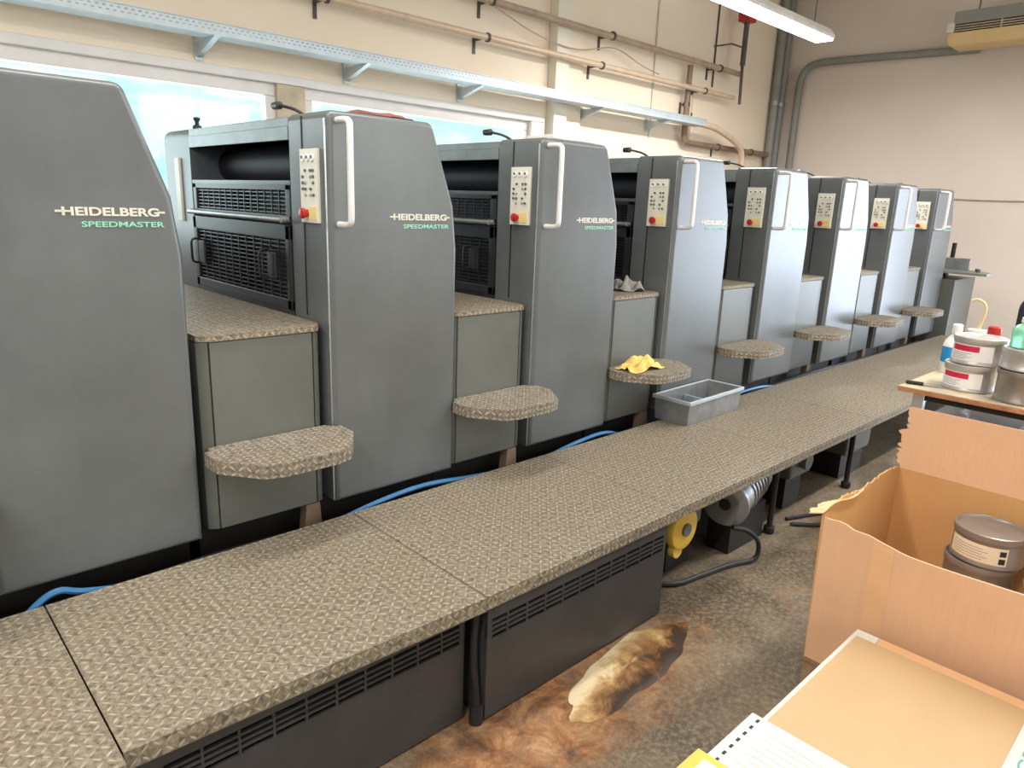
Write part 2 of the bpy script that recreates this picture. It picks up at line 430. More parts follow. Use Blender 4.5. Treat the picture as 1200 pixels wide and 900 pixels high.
# hillside beyond the strip windows
mb = MB(); vs = []; fs = []; NX, NZ = 40, 14
for j in range(NZ+1):
    for i in range(NX+1):
        vs.append((-20+i*1.4, 13+j*1.0+random.uniform(-.25, .25), -1+j*.62+random.uniform(-.2, .2)+1.2*math.sin(i*.25)*j/NZ))
for j in range(NZ):
    for i in range(NX): a = j*(NX+1)+i; fs.append((a, a+1, a+NX+2, a+NX+1))
struct(mb.poly(vs, fs).build('hillside', M['hill'], sharp=180))
struct(MB().box(-30, 40, -30, 40, -.35, -.15).build('ground_outside', M['hill']))

# ------------------------------------------------------------------ printing units
def text_mesh(name, s, width, height, mat, parent, loc, depth=.0015, bold=.0, space=1.0):
    cu = bpy.data.curves.new('txt', 'FONT'); cu.body = s; cu.size = 1; cu.extrude = .02; cu.offset = bold; cu.space_character = space
    tmp = bpy.data.objects.new('txt', cu); C.objects.link(tmp)
    dg = bpy.context.evaluated_depsgraph_get(); me = bpy.data.meshes.new_from_object(tmp.evaluated_get(dg))
    bpy.data.objects.remove(tmp)
    xs = [v.co.x for v in me.vertices]; ys = [v.co.y for v in me.vertices]
    x0, x1, y0, y1 = min(xs), max(xs), min(ys), max(ys)
    for v in me.vertices:
        v.co = Vector(((v.co.x-x0)/(x1-x0)*width, -v.co.z/.02*depth, (v.co.y-y0)/(y1-y0)*height))
    me.name = name; me.materials.clear(); me.materials.append(mat)
    o = bpy.data.objects.new(name, me); C.objects.link(o); o.parent = parent; o.location = loc
    return o

def arc(cx, cz, r, a0, a1, n=5): return [(cx+r*math.cos(math.radians(a0+(a1-a0)*i/n)), cz+r*math.sin(math.radians(a0+(a1-a0)*i/n))) for i in range(n+1)]
Z0 = .5; ZT = 2.0
PROF = [(0, Z0), (.6, Z0), (.605, 1.5), (.585, 1.68)] + arc(.445, 1.965, .035, 20, 90) + arc(.03, ZT-.03, .03, 90, 180)

def make_unit():
    u = thing('printing_unit', '', 'printing machine', group='printing units of the press')
    # operator-side housing, local x = 0 at its near vertical edge, world y/z
    MB().slab(PROF, YF, YF+.295, .022).build('front_housing', M['paint'], u)
    MB().box(-.004, .004, YF+.016, YF+.021, .505, 1.97).build('edge_trim', M['alu'], u)
    MB().box(-.003, .004, 2.585, 2.591, 1.24, 1.985).build('housing_seam', M['dark'], u)
    # grip
    hb = MB().tube([(.04, YF+.01, 1.965), (.04, YF-.05, 1.965), (.04, YF-.078, 1.958), (.04, YF-.085, 1.93), (.04, YF-.085, 1.78), (.04, YF-.085, 1.635), (.04, YF-.078, 1.608), (.04, YF-.05, 1.6), (.04, YF+.01, 1.6)], .012, 12, 4)
    hd = hb.build('grip_handle', M['alu_white'], u)
    # control panel on the -X face
    cp = MB().box(-.012, .002, 2.458, 2.59, 1.60, 1.868, .003).build('control_panel', M['panel'], u)
    def btn(y, z, r, m, nm='push_button', d=.006):
        MB().cyl((-.012, y, z), (-.012-d, y, z), r, n=14).build(nm, m, cp)
    for i in range(3):
        yy = 2.488+.036*i
        btn(yy, 1.835, .013, M['button_white'], 'dial'); 
        MB().cyl((-.018, yy, 1.838), (-.021, yy, 1.838), .006, n=10).build('dial_mark', M['button_dark'], cp)
    for j, z in enumerate((1.79, 1.768, 1.746, 1.724, 1.702)):
        for i, y in enumerate((2.485, 2.505, 2.545, 2.565)):
            if (i+j) % 4 != 3: btn(y, z, .0055, M['button'] if (i*j) % 3 else M['button_dark'])
    MB().box(-.015, -.01, 2.466, 2.525, 1.612, 1.66, .001).build('yellow_backing', M['pale_yellow'], cp)
    MB().cyl((-.012, 2.535, 1.635), (-.028, 2.535, 1.635), .014, n=16).cyl((-.028, 2.535, 1.635), (-.042, 2.535, 1.635), .02, n=20, bev=.004).build('emergency_stop', M['red'], cp)
    # lettering
    lt = text_mesh('brand_lettering', 'HEIDELBERG', .262, .025, M['white_letter'], u, (.279, YF-.0005, 1.619), bold=.03, space=1.0)
    for q in (.262, .537): MB().box(q, q+.021, YF-.002, YF+.001, 1.6285, 1.6345).build('lettering_bar', M['white_letter'], u)
    text_mesh('model_lettering', 'SPEEDMASTER', .228, .016, M['green_letter'], u, (.326, YF-.0005, 1.587), bold=.015)
    # wall-side housing
    rp = [(0, Z0), (.6, Z0), (.605, 1.5), (.585, 1.68)] + arc(.445, 1.965, .035, 20, 90) + arc(.05, ZT-.05, .05, 90, 180)
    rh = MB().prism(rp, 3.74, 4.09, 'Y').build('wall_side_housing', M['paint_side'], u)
    MB().box(-.012, .002, 3.87, 3.93, 1.55, 1.86, .003).build('side_control_strip', M['panel'], rh)
    # press body, hood and roller
    MB().box(.2, .58, 2.69, 3.74, Z0, 1.75).box(.42, .5, 2.69, 3.74, 1.75, 1.99).build('press_body', M['dark'], u)
    MB().box(0.0, .46, 2.692, 3.738, 1.955, 1.99, .004).box(-.003, .012, 2.695, 3.735, 1.905, 1.957, .003).build('hood', M['hood'], u)
    MB().cyl((.22, 2.692, 1.83), (.22, 3.738, 1.83), .085, n=28).build('ink_roller', M['roller'], u)
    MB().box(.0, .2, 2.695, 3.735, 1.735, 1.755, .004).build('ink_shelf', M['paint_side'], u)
    def grid(mb, y0, y1, z0, z1, x, rows, cols, w, sl=.009):
        for i in range(rows): z = z0+(z1-z0)*(i+.5)/rows; mb.box(x-.004, x+.004, y0, y1, z-sl/2, z+sl/2)
        for i in range(cols+1): y = y0+(y1-y0)*i/cols; mb.box(x-.006, x+.002, y-w, y+w, z0, z1)
        return mb
    # upper guard
    mb = MB(); mb.box(0, .02, 2.7, 3.73, 1.715, 1.74, .004).box(0, .02, 2.7, 3.73, 1.60, 1.62, .004).box(0, .02, 2.7, 2.745, 1.6, 1.74, .004).box(0, .02, 3.69, 3.73, 1.6, 1.74, .004)
    grid(mb, 2.745, 3.69, 1.62, 1.715, .012, 6, 14, .0026, .005).build('upper_guard', M['black'], u)
    MB().cyl((-.03, 2.72, 1.603), (-.03, 3.72, 1.603), .011, n=12).cyl((.01, 2.725, 1.603), (-.032, 2.725, 1.603), .013).cyl((.01, 3.71, 1.603), (-.032, 3.71, 1.603), .013).build('guard_bar', M['steel'], u)
    # lower guard
    mb = MB(); mb.box(-.01, .02, 2.7, 3.735, 1.52, 1.585, .006).box(-.01, .02, 2.7, 3.735, 1.24, 1.285, .006).box(-.01, .02, 2.7, 2.74, 1.24, 1.585, .006).box(-.01, .02, 3.69, 3.735, 1.24, 1.585, .006)
    g = grid(mb, 2.74, 3.69, 1.285, 1.52, .004, 13, 12, .0028, .006).build('lower_guard', M['black'], u)
    for y in (2.84, 3.6):
        MB().box(-.028, -.012, y-.035, y+.035, 1.36, 1.47, .006).tube([(-.01, y+.05, 1.475), (-.05, y+.05, 1.47), (-.055, y+.05, 1.42), (-.05, y+.05, 1.365), (-.01, y+.05, 1.36)], .006, 8, 3).build('guard_handle', M['black'], g)
    MB().box(-.004, .2, 2.69, 3.74, .6, 1.24).build('guard_sill', M['black'], u)
    # deck between this unit and the one before
    xl, xr = -.488, -.006
    foot_ = [(xl, 2.46), (-.452, 2.436), (-.063, 2.436), (-.035, 2.446), (-.012, 2.49), (xr, 2.52), (xr, 4.0), (xl, 4.0)]
    MB().prism([(x, y-.006 if y < 3 else y) for x, y in foot_], 1.2, 1.223, 'Z', .003).build('deck_plate', M['tread'], u)
    cab = MB().box(-.449, -.065, 2.436, 2.56, .505, 1.198, .003).build('access_panel', M['cabinet'], u)
    MB().prism([(xl, 2.46), (-.454, 2.437), (-.454, 2.56), (xl, 2.56)], .505, 1.198, 'Z', .002).build('corner_panel', M['cabinet'], u)
    MB().prism([(-.06, 2.437), (-.036, 2.447), (-.013, 2.49), (xr, 2.52), (xr, 2.56), (-.06, 2.56)], .505, 1.198, 'Z', .002).build('corner_panel', M['cabinet'], u)
    MB().box(xl+.01, xr-.004, 2.5, 3.9, .52, 1.195).build('cabinet_body', M['dark'], u)
    # bolted step
    sp = [(-.484, 2.434), (-.484, 2.392), (-.508, 2.392), (-.505, 2.29), (-.4, 2.15), (-.33, 2.128), (-.14, 2.128), (-.07, 2.15), (.02, 2.29), (.022, 2.39), (-.004, 2.392), (-.03, 2.43)]
    MB().prism(sp, .775, .827, 'Z', .004).build('step', M['tread_step'], u)
    # low base with feet
    bs = MB().box(-.489, .603, 2.56, 4.05, .0, .497).box(-.489, .603, 2.47, 2.56, .3, .36).box(-.489, .603, 2.5, 2.56, .12, .2)
    bs.build('machine_base', M['base'], u)
    MB().prism([(-.16, 0), (-.02, 0), (-.05, .5), (-.11, .5)], 2.44, 2.49, 'Y', .003).box(-.22, .06, 2.42, 2.5, .0, .03, .004).build('machine_foot', M['foot'], u)
    MB().lathe([(0, 0), (.022, 0), (.022, .015), (.01, .022), (.01, .036), (.016, .044), (.016, .054), (0, .058)], c=(.03, 3.7, 1.99), n=14).build('hood_knob', M['black'], u)
    # latch on top
    MB().tube([(.06, 2.66, 1.995), (.03, 2.7, 2.02), (.0, 2.76, 2.035)], .006, 8, 4).lathe([(0, -.03), (.014, -.025), (.016, .02), (0, .028)], M=Matrix.Rotation(PI/2, 4, 'X'), c=(0, 2.78, 2.035), n=12).build('latch_lever', M['black'], u)
    return u

X0S = [.213, 1.342, 2.438, 3.552, 4.69, 5.81, 6.975, 8.09]
LAB = ['wide grey press unit nearest the camera, cut off by the left edge of the photo',
       'grey press unit showing its whole black mesh guard, second from the left',
       'grey press unit just left of the one holding the yellow cloth, third from the left',
       'grey press unit with a yellow cloth on its step and grey rag above',
       'grey press unit just right of the one with the yellow cloth, fifth from the left',
       'pale shining press unit, third from the far end of the row',
       'pale press unit second from the far end of the row',
       'press unit at the far end of the row, beside the small feeder shelf']
proto = make_unit()
for i, x in enumerate(X0S):
    o = proto if i == 0 else copy_tree(proto)
    o.location = (x, 0, 0); o['label'] = LAB[i]

# feeder end of the press
fd = thing('press_feeder', 'low grey-brown feeder cabinet with a tilted shelf at the far end of the press', 'printing machine', (9.05, 2.9, 0))
def L(mb): return mb
mb = MB().box(-.32, .42, -.62, 1.0, .02, 1.08, .01); mb.build('cabinet', M['cabinet'], fd)
MB().prism([(-.33, -.9), (-.03, -.87), (.55, -.28), (.5, .2), (-.3, .2)], 1.14, 1.165, 'Z', .004).build('shelf', M['steel'], fd)
MB().box(-.28, -.2, -.4, .2, 1.08, 1.14).box(.1, .2, -.4, .2, 1.08, 1.14).build('shelf_support', M['dark'], fd)
MB().box(.16, .2, -.6, -.3, 1.165, 1.29, .006).build('stop_plate', M['steel'], fd)
MB().cyl((.3, -.38, 1.165), (.3, -.38, 1.45), .024, n=12).build('post', M['dark'], fd)
for q in ((-.1, -.76), (.02, -.72)): MB().cyl((q[0], q[1], 1.165), (q[0], q[1], 1.195), .022, n=12).build('knob', M['button_dark'], fd)

# ------------------------------------------------------------------ walkway
edges = [-.8, .31, 1.362, 2.452, 3.575, 4.6, 5.8, 6.95, 8.05, 8.7]
wl = ['tread plate walkway section at the lower left corner of the photo',
      'tread plate walkway section below the nearest press unit, above the first slotted panel',
      'tread plate walkway section above the second slotted panel, beside the brown spill',
      'tread plate walkway section carrying the metal trough, above the yellow disc',
      'tread plate walkway section just past the metal trough',
      'tread plate walkway section to the left of the torn box flap',
      'tread plate walkway section left of the front corner of the work table',
      'tread plate walkway section behind the stacked tins, last but one',
      'tread plate walkway section at the far end, by the feeder cabinet']
for i, (a, b) in enumerate(zip(edges, edges[1:])):
    w = thing('walkway_section', wl[i], 'walkway', ((a+b)/2, 1.9, ZP), 'walkway sections along the press')
    hw = (b-a)/2-.002; yo = -.025 if i in (0, 1) else 0
    if i in (0, 1): yf0, yf1 = -.375 if i else -.36, -.405
    MB().prism([(-hw, -.37 if i == 1 else -.405), (hw, -.408), (hw, .41), (-hw, .41)], -.006, 0, 'Z', .002).prism([(-hw, -.37 if i == 1 else -.405), (hw, -.408), (hw, -.4), (-hw, -.362 if i == 1 else -.397)], -.05, -.004, 'Z', .001).build('tread_deck', M['tread'], w)
    MB().box(-hw+.02, hw-.02, .33, .37, -.06, -.007).box(-hw+.02, hw-.02, -.33, -.29, -.06, -.007).box(-hw+.02, -hw+.06, -.33, .33, -.06, -.007).box(hw-.06, hw-.02, -.33, .33, -.06, -.007).build('support_frame', M['base'], w)
    for sx in (-1, 1):
        for sy in (-.31, .35):
            if (i in (1, 2) or sx < 0) and sy < 0: continue
            MB().cyl((sx*(hw-.05), sy, -.06), (sx*(hw-.05), sy, -.43), .016, n=10).cyl((sx*(hw-.05), sy, -.44), (sx*(hw-.05), sy, -.48), .03, n=14, bev=.005).build('leg', M['base'], w)

def skirt(x0, x1, y, z0, z1, label):
    s = thing('slotted_panel', label, 'panel', ((x0+x1)/2, y, 0), 'slotted panels below the walkway')
    hw = (x1-x0)/2; mb = MB()
    zt0, zt1 = z1-.12, z1-.045
    mb.box(-hw, hw, 0, .012, z0, zt0).box(-hw, hw, 0, .012, zt1, z1).box(-hw, -hw+.02, 0, .012, zt0, zt1).box(hw-.02, hw, 0, .012, zt0, zt1)
    for k in range(1, 4): z = zt0+(zt1-zt0)*k/4; mb.box(-hw, hw, .001, .011, z-.004, z+.004)
    nn = 11
    for k in range(1, nn): x = -hw+2*hw*k/nn; mb.box(x-.0035, x+.0035, .0, .012, zt0, zt1)
    mb.box(-hw, -hw+.012, .01, .6, z0, .414).box(hw-.012, hw, .01, .6, z0, .414)
    mb.build('panel_sheet', M['skirt'], s)
    MB().box(-hw+.02, hw-.02, .1, .65, z0+.02, .3).build('inner_box', M['base'], s)
    return s
s1 = skirt(.3, 1.325, 1.56, .012, .418, 'dark slotted panel under the nearest walkway section, lower left')
s2 = skirt(1.375, 2.375, 1.503, .012, .428, 'dark slotted panel standing behind the brown and cream spill')
tag(MB().tube([(1.352, 1.535, .425), (1.35, 1.54, .25), (1.352, 1.525, .1), (1.352, 1.52, .0)], .014, 10, 4).cyl((1.352, 1.522, 0), (1.352, 1.522, .07), .024, n=12).build('drain_hose', M['rubber']), 'black hose standing in the gap between the two slotted panels', 'hose')

# spill
mb = MB(); random.seed(3); vs = []; fs = []; NR, NA = 9, 56
ph = [random.uniform(0, 6.28) for _ in range(6)]
for r in range(NR+1):
    for k in range(NA):
        a = 2*PI*k/NA; e = 1+.05*math.sin(2*a+ph[0])+.05*math.sin(3*a+ph[1])+.05*math.sin(5*a+ph[2])+.035*math.sin(9*a+ph[3])+.02*math.sin(15*a+ph[4])
        q = r/NR; h = .007*(1-q**6)*(1+.35*math.sin(7*q+3*a)) if r < NR else 0
        vs.append((q*e*.37*math.cos(a), q*e*.12*math.sin(a)*(1.12 if math.sin(a) < 0 else .92), max(h, 0)+.0015))
for r in range(NR):
    for k in range(NA): a, b = r*NA+k, r*NA+(k+1) % NA; fs.append((a, b, b+NA, a+NA))
sp = mb.poly(vs, fs).build('dried_spill', M['spill'], sharp=180); sp.location = (2.0, 1.372, 0); sp.rotation_euler.z = math.radians(6)
tag(sp, 'dried brown and cream spill on the floor in front of the slotted panel', 'spill')

# things below the walkway
yd = thing('yellow_disc', 'yellow disc with a dark centre hanging under the walkway edge', 'wheel', (2.6, 1.55, .315))
MB().cyl((0, 0, 0), (0, .05, 0), .1, n=28, bev=.012).cyl((-.03, .01, -.1), (-.03, .04, -.1), .035, n=16).build('disc', M['yellow'], yd)
MB().cyl((0, -.012, 0), (0, .02, 0), .03, n=16).build('hub', M['button_dark'], yd)
MB().box(-.02, .02, .01, .04, .06, .09).build('bracket', M['base'], yd)
gb = thing('junction_box', 'dull grey box under the walkway between the yellow disc and the motor', 'box', (2.8, 1.72, 0))
MB().box(-.12, .12, -.06, .1, .22, .42, .015).build('housing', M['cabinet'], gb); MB().box(-.1, .1, -.02, .06, 0, .22).build('foot', M['base'], gb)
mo = thing('electric_motor', 'grey cylindrical motor lying under the walkway with a fan cover', 'motor', (3.16, 1.63, .3))
mb = MB().cyl((-.1, -.02, 0), (.38, .1, 0), .105, n=28, bev=.008)
for k in range(6): mb.cyl((.02+.05*k, .01+.0125*k, 0), (.032+.05*k, .013+.0125*k, 0), .113, n=28)
mb.build('motor_body', M['steel'], mo)
MB().cyl((-.13, -.0275, 0), (-.1, -.02, 0), .115, n=28, bev=.006).cyl((-.136, -.0285, 0), (-.13, -.0275, 0), .07, n=24).build('fan_cover', M['steel'], mo)
MB().cyl((-.14, -.0293, 0), (-.136, -.0285, 0), .03, n=18).build('hub', M['base'], mo)
MB().box(-.05, .3, -.03, .1, -.3, -.09).build('mount', M['base'], mo)
tag(MB().tube([(3.02, 1.545, .2), (3.1, 1.5, .17), (3.16, 1.47, .1), (3.14, 1.47, .02), (3.0, 1.52, .014), (2.8, 1.56, .012), (2.62, 1.6, .012), (2.5, 1.75, .012)], .012, 8, 5).build('power_cable', M['rubber']), 'black cable looping from the motor fan cover down to the floor', 'cable')
tag(MB().tube([(3.75, 1.6, .012), (4.0, 1.5, .012), (4.15, 1.42, .012), (4.1, 1.36, .012), (3.85, 1.42, .012), (3.7, 1.55, .012)], .011, 8, 5).build('floor_cable', M['rubber']), 'black cable loop on the floor between the walkway and the torn box', 'cable')
pb = thing('pump_unit', 'dull grey block under the walkway right of the motor', 'pump', (3.98, 1.75, 0))
MB().box(-.14, .14, -.1, .14, .2, .42, .02).cyl((0, -.1, .3), (0, -.14, .3), .05).build('housing', M['cabinet'], pb); MB().box(-.1, .1, -.06, .1, 0, .2).build('foot', M['base'], pb)
p2 = thing('supply_tank', 'grey tank deep under the walkway, the farthest of the units there', 'tank', (4.85, 1.78, 0))
MB().box(-.2, .2, -.13, .16, .16, .40, .03).build('shell', M['cabinet'], p2); MB().box(-.18, .18, -.09, .1, 0, .16).build('foot', M['base'], p2)

# hoses in the gap along the press
def hose(name, pts, r, m, label): return tag(MB().tube(pts, r, 8, 5).build(name, m), label, 'hose')
hose('air_hose', [(.1, 2.34, .3), (.27, 2.328, .46), (.35, 2.33, .503), (.45, 2.35, .46), (.8, 2.38, .38), (1.2, 2.36, .42), (1.5, 2.352, .47), (1.75, 2.352, .485), (2.05, 2.36, .45), (2.4, 2.37, .42), (2.75, 2.345, .476), (3.0, 2.35, .48), (3.3, 2.38, .4), (3.9, 2.37, .42), (4.3, 2.35, .475), (4.75, 2.345, .48), (5.2, 2.38, .4)], .0105, M['blue'], 'blue hose running in the gap between press and walkway')
hose('black_hose', [(-.2, 2.39, .4), (.4, 2.41, .4), (.9, 2.4, .42), (1.3, 2.41, .4), (1.9, 2.415, .4), (2.6, 2.41, .4), (3.4, 2.4, .36), (4.4, 2.41, .4), (5.2, 2.41, .43), (5.8, 2.37, .46), (6.6, 2.38, .44), (8.2, 2.38, .44)], .018, M['rubber'], 'thick black hose running along the whole gap behind the walkway')
hose('grey_hose', [(.2, 2.4, .26), (.7, 2.36, .3), (1.15, 2.35, .32), (1.6, 2.36, .28), (2.3, 2.37, .26), (3.0, 2.36, .28)], .015, M['base'], 'dark grey hose low in the gap below the nearer press units')

# metal trough
tr = thing('metal_trough', 'open galvanised metal trough standing on the walkway', 'tray', (3.765, 2.25, ZP), rz=math.radians(1))
mb = MB(); hx, hy, H = .295, .112, .145; tx, ty = .302, .12
o_ = [(-hx, -hy, 0), (hx, -hy, 0), (hx, hy, 0), (-hx, hy, 0), (-tx, -ty, H), (tx, -ty, H), (tx, ty, H), (-tx, ty, H)]
w_ = .006
i_ = [(-hx+w_, -hy+w_, w_), (hx-w_, -hy+w_, w_), (hx-w_, hy-w_, w_), (-hx+w_, hy-w_, w_), (-tx+w_, -ty+w_, H), (tx-w_, -ty+w_, H), (tx-w_, ty-w_, H), (-tx+w_, ty-w_, H)]
mb.poly(o_+i_, [(3, 2, 1, 0), (0, 1, 5, 4), (1, 2, 6, 5), (2, 3, 7, 6), (3, 0, 4, 7), (8, 9, 10, 11), (12, 13, 9, 8), (13, 14, 10, 9), (14, 15, 11, 10), (15, 12, 8, 11), (4, 5, 13, 12), (5, 6, 14, 13), (6, 7, 15, 14), (7, 4, 12, 15)])
mb.build('trough_body', M['steel'], tr)
mb = MB(); e = .012
mb.box(-tx-e, tx+e, -ty-e, -ty+.002, H-.018, H+.004, .003).box(-tx-e, tx+e, ty-.002, ty+e, H-.018, H+.004, .003).box(-tx-e, -tx+.002, -ty, ty, H-.018, H+.004, .003).box(tx-.002, tx+e, -ty, ty, H-.018, H+.004, .003)
mb.build('rim', M['galv'], tr)
MB().box(-.006, .006, -.106, .106, .01, .1, .002).build('divider', M['galv'], tr)

# rags
def rag(name, loc, sx, sy, h, mat, seed, label):
    r = random.Random(seed); vs = []; fs = []; N = 26
    ph = [(r.uniform(-9, 9), r.uniform(-9, 9), r.uniform(0, 6.28)) for _ in range(7)]
    for j in range(N+1):
        for i in range(N+1):
            u, v = i/N*2-1, j/N*2-1; rr = min(1, math.hypot(u, v)/1.15)
            f = sum(math.sin(a*u+b*v+c) for a, b, c in ph)/5
            ed = 1+.12*math.sin(4*math.atan2(v, u)+ph[0][2])
            k = (1-rr**3)
            vs.append((u*sx*ed*(1-.2*abs(v)), v*sy*ed*(1-.2*abs(u)), max(.004, h*k*(.62+.6*f))))
    for j in range(N):
        for i in range(N): a = j*(N+1)+i; fs.append((a, a+1, a+N+2, a+N+1))
    o = MB().poly(vs, fs).build(name, mat, sharp=180); o.location = loc
    md = o.modifiers.new('thick', 'SOLIDIFY'); md.thickness = .004; md.offset = -1
    md = o.modifiers.new('sub', 'SUBSURF'); md.levels = md.render_levels = 1
    return tag(o, label, 'cloth')
rag('yellow_rag', (3.21, 2.31, .829), .15, .085, .085, M['rag_y'], 5, 'crumpled yellow cloth lying on a press step')
rag('grey_rag', (3.42, 2.6, 1.226), .1, .1, .08, M['rag_g'], 8, 'crumpled grey rag lying on the narrow press deck')
rag('rust_red_rag', (1.62, 2.5, 2.004), .16, .06, .03, M['rag_r'], 11, 'flat rust-red cloth on top of a press unit under the window')
tag(MB().box(2.55, 2.86, 2.44, 2.62, 2.003, 2.024, .004).build('pale_board', M['lamp_body']), 'pale flat board lying on top of the third press unit', 'board')

# ------------------------------------------------------------------ left wall services
ty0, ty1, tz = 5.24, 5.42, 2.735
ct = thing('cable_tray', 'pale galvanised perforated cable tray along the window wall', 'cable tray', (4.6, 5.33, tz))
mb = MB(); xa_, xb_ = -4.6, 3.66
mb.box(xa_, xb_, -.09, .09, 0, .004).box(xa_, xb_, -.092, -.088, 0, .075).box(xa_, xb_, .088, .092, 0, .075)
mb.box(xa_, xb_, -.1, -.088, .075, .08).box(xa_, xb_, .088, .1, .075, .08)
mb.mi = 1
for k in range(200):
    x = xa_+.03+(xb_-xa_-.06)*k/199
    mb.box(x-.009, x+.009, -.0935, -.0915, .052, .062).box(x+.009, x+.026, -.0935, -.0915, .03, .038)
mb.build('channel', [M['galv'], M['steel']], ct)
mb = MB()
for k, y in enumerate((-.05, -.02, .01, .05)): mb.tube([(xa_+.1+q*.55, y+.012*math.sin(q*1.3+k), .022+.008*math.cos(q+k)) for q in range(15)], .012, 6, 2)
mb.build('cable_bundle', M['lamp_body'], ct)
for i, x in enumerate((-2.48+.0, -1.28, -.07, 1.66, 2.88)):
    MB().prism([(-.1, -.002), (.262, -.002), (.262, -.1), (.24, -.1)], x-.02, x+.02, 'X').box(x-.03, x+.03, .257, .265, -.12, .06).build('wall_bracket', M['galv'], ct)

def pipe(name, pts, r, m, label, cl, res=1, bracket_len=.2):
    p = thing(name, label, 'pipe', pts[0])
    q0 = Vector(pts[0]); MB().tube([Vector(a)-q0 for a in pts], r, 14, res).build('pipe_run', m, p)
    for x, y, z in cl:
        MB().box(x-.012-q0.x, x+.012-q0.x, y-q0.y, YW-q0.y, z-.008-q0.z, z+.008-q0.z).box(x-.015-q0.x, x+.015-q0.x, YW-.012-q0.y, YW-q0.y, z-.12-q0.z, z+.03-q0.z).cyl((x-.012-q0.x, y-q0.y, z-q0.z), (x+.012-q0.x, y-q0.y, z-q0.z), r*1.35, n=14).build('pipe_clamp', M['dark_pipe'], p)
    return p
pipe('wall_pipe', [(.5, 5.4, 3.18), (9.1, 5.4, 3.18)], .03, M['copper'], 'beige pipe along the window wall, the lower of the two long pipes', [(3.05, 5.4, 3.18), (4.7, 5.4, 3.18), (6.35, 5.4, 3.18), (8.4, 5.4, 3.18)])
pipe('wall_pipe', [(2, 5.4, 3.5), (9.2, 5.4, 3.49)], .034, M['brown_pipe'], 'brown pipe along the window wall, the higher of the two long pipes', [(4.75, 5.4, 3.5), (6.5, 5.4, 3.5), (8.7, 5.4, 3.49)])
pipe('wall_pipe', [(8.16, 5.49, 3.46), (8.16, 5.5, 2.62), (8.18, 5.5, 2.56), (8.3, 5.5, 2.545), (10.39, 5.5, 2.545)], .035, M['drop'], 'brown pipe dropping down the wall then running to the far corner', [(8.16, 5.5, 3.0), (9.0, 5.5, 2.545), (9.9, 5.5, 2.545)], 1)
pipe('wall_pipe', [(8.36, 5.57, 3.14), (8.36, 5.57, 2.6)], .026, M['copper'], 'short beige pipe dropping beside the brown drop pipe', [(8.36, 5.57, 2.9)])
tag(MB().tube([(8.27, 5.33, 2.77), (8.6, 5.33, 2.75), (8.9, 5.33, 2.69), (9.2, 5.33, 2.6), (9.35, 5.33, 2.48), (9.38, 5.33, 2.2), (9.38, 5.33, 1.2), (9.38, 5.4, .0)], .04, 12, 5).build('cable_conduit', M['copper']), 'beige conduit curving down from the end of the cable tray', 'conduit')
rb = thing('alarm_horn', 'small red box on top of a dark upright pipe below the ceiling lamp', 'alarm', (9.12, 5.33, 4.1))
MB().box(-.1, .1, -.08, .08, 0, .17, .015).build('red_case', M['red'], rb)
MB().cyl((0, 0, -.52), (0, 0, .0), .034, n=14).cyl((.03, 0, -1.0), (0, 0, -.5), .02, n=10).build('pipe_run', M['dark_pipe'], rb)
MB().box(-.3, 0, .0, .02, -.31, -.295).box(-.31, -.29, .0, .265, -.31, -.295).build('wall_arm', M['dark_pipe'], rb)
tag(MB().tube([(4.8, 5.42, 3.46), (5.4, 5.45, 3.33), (6.0, 5.45, 3.29), (6.6, 5.45, 3.4), (7.1, 5.45, 3.3), (7.5, 5.48, 3.26)], .007, 6, 5).build('loose_wire', M['brown_pipe']), 'thin loose wire sagging below the upper wall pipe', 'wire')
tag(MB().tube([(7.55, 5.588, 4.9), (7.55, 5.588, 2.55)], .012, 6, 1).build('upright_wire', M['lamp_body']), 'thin pale upright wire on the wall crossing both long pipes', 'wire')  # wire fixed upright on the wall
tag(MB().tube([(8.85, 5.588, 5.05), (8.85, 5.588, 3.3)], .012, 6, 1).build('upright_wire', M['dark_pipe']), 'thin dark upright wire on the wall left of the red box', 'wire')
# corner
for x, lab in ((10.46, 'thick grey upright pipe in the far corner, the left one of the pair'), (10.64, 'thick grey upright pipe in the far corner, the right one of the pair')):
    p = thing('corner_pipe', lab, 'pipe', (x, 5.52, 0), 'upright pipes in the far corner')
    MB().cyl((0, 0, 0), (0, 0, ZC), .058, n=18).build('pipe_run', M['grey_pipe'], p)
    for z in (1.0, 3.25, 4.3): MB().cyl((0, 0, z), (0, 0, z+.05), .07, n=18).build('pipe_collar', M['steel'], p)
tag(MB().tube([(10.66, 5.27, .0), (10.66, 5.27, 1.6), (10.66, 5.27, 3.2), (10.66, 5.26, 3.55), (10.66, 5.2, 3.72), (10.66, 5.05, 3.8), (10.66, 4.7, 3.81), (10.66, 4.0, 3.79), (10.66, 3.0, 3.76)], .05, 14, 5).build('bent_conduit', M['grey_pipe']), 'grey conduit bending from the far corner across the wall to the hanging heater', 'conduit')
tag(MB().tube([(10.715, 4.0, 2.02), (10.715, 3.2, 1.975), (10.715, 2.6, 1.955), (10.715, 1.6, 1.96)], .009, 6, 4).build('level_cord', M['brown_pipe']), 'thin brown cord running level across the bare far wall', 'cord')
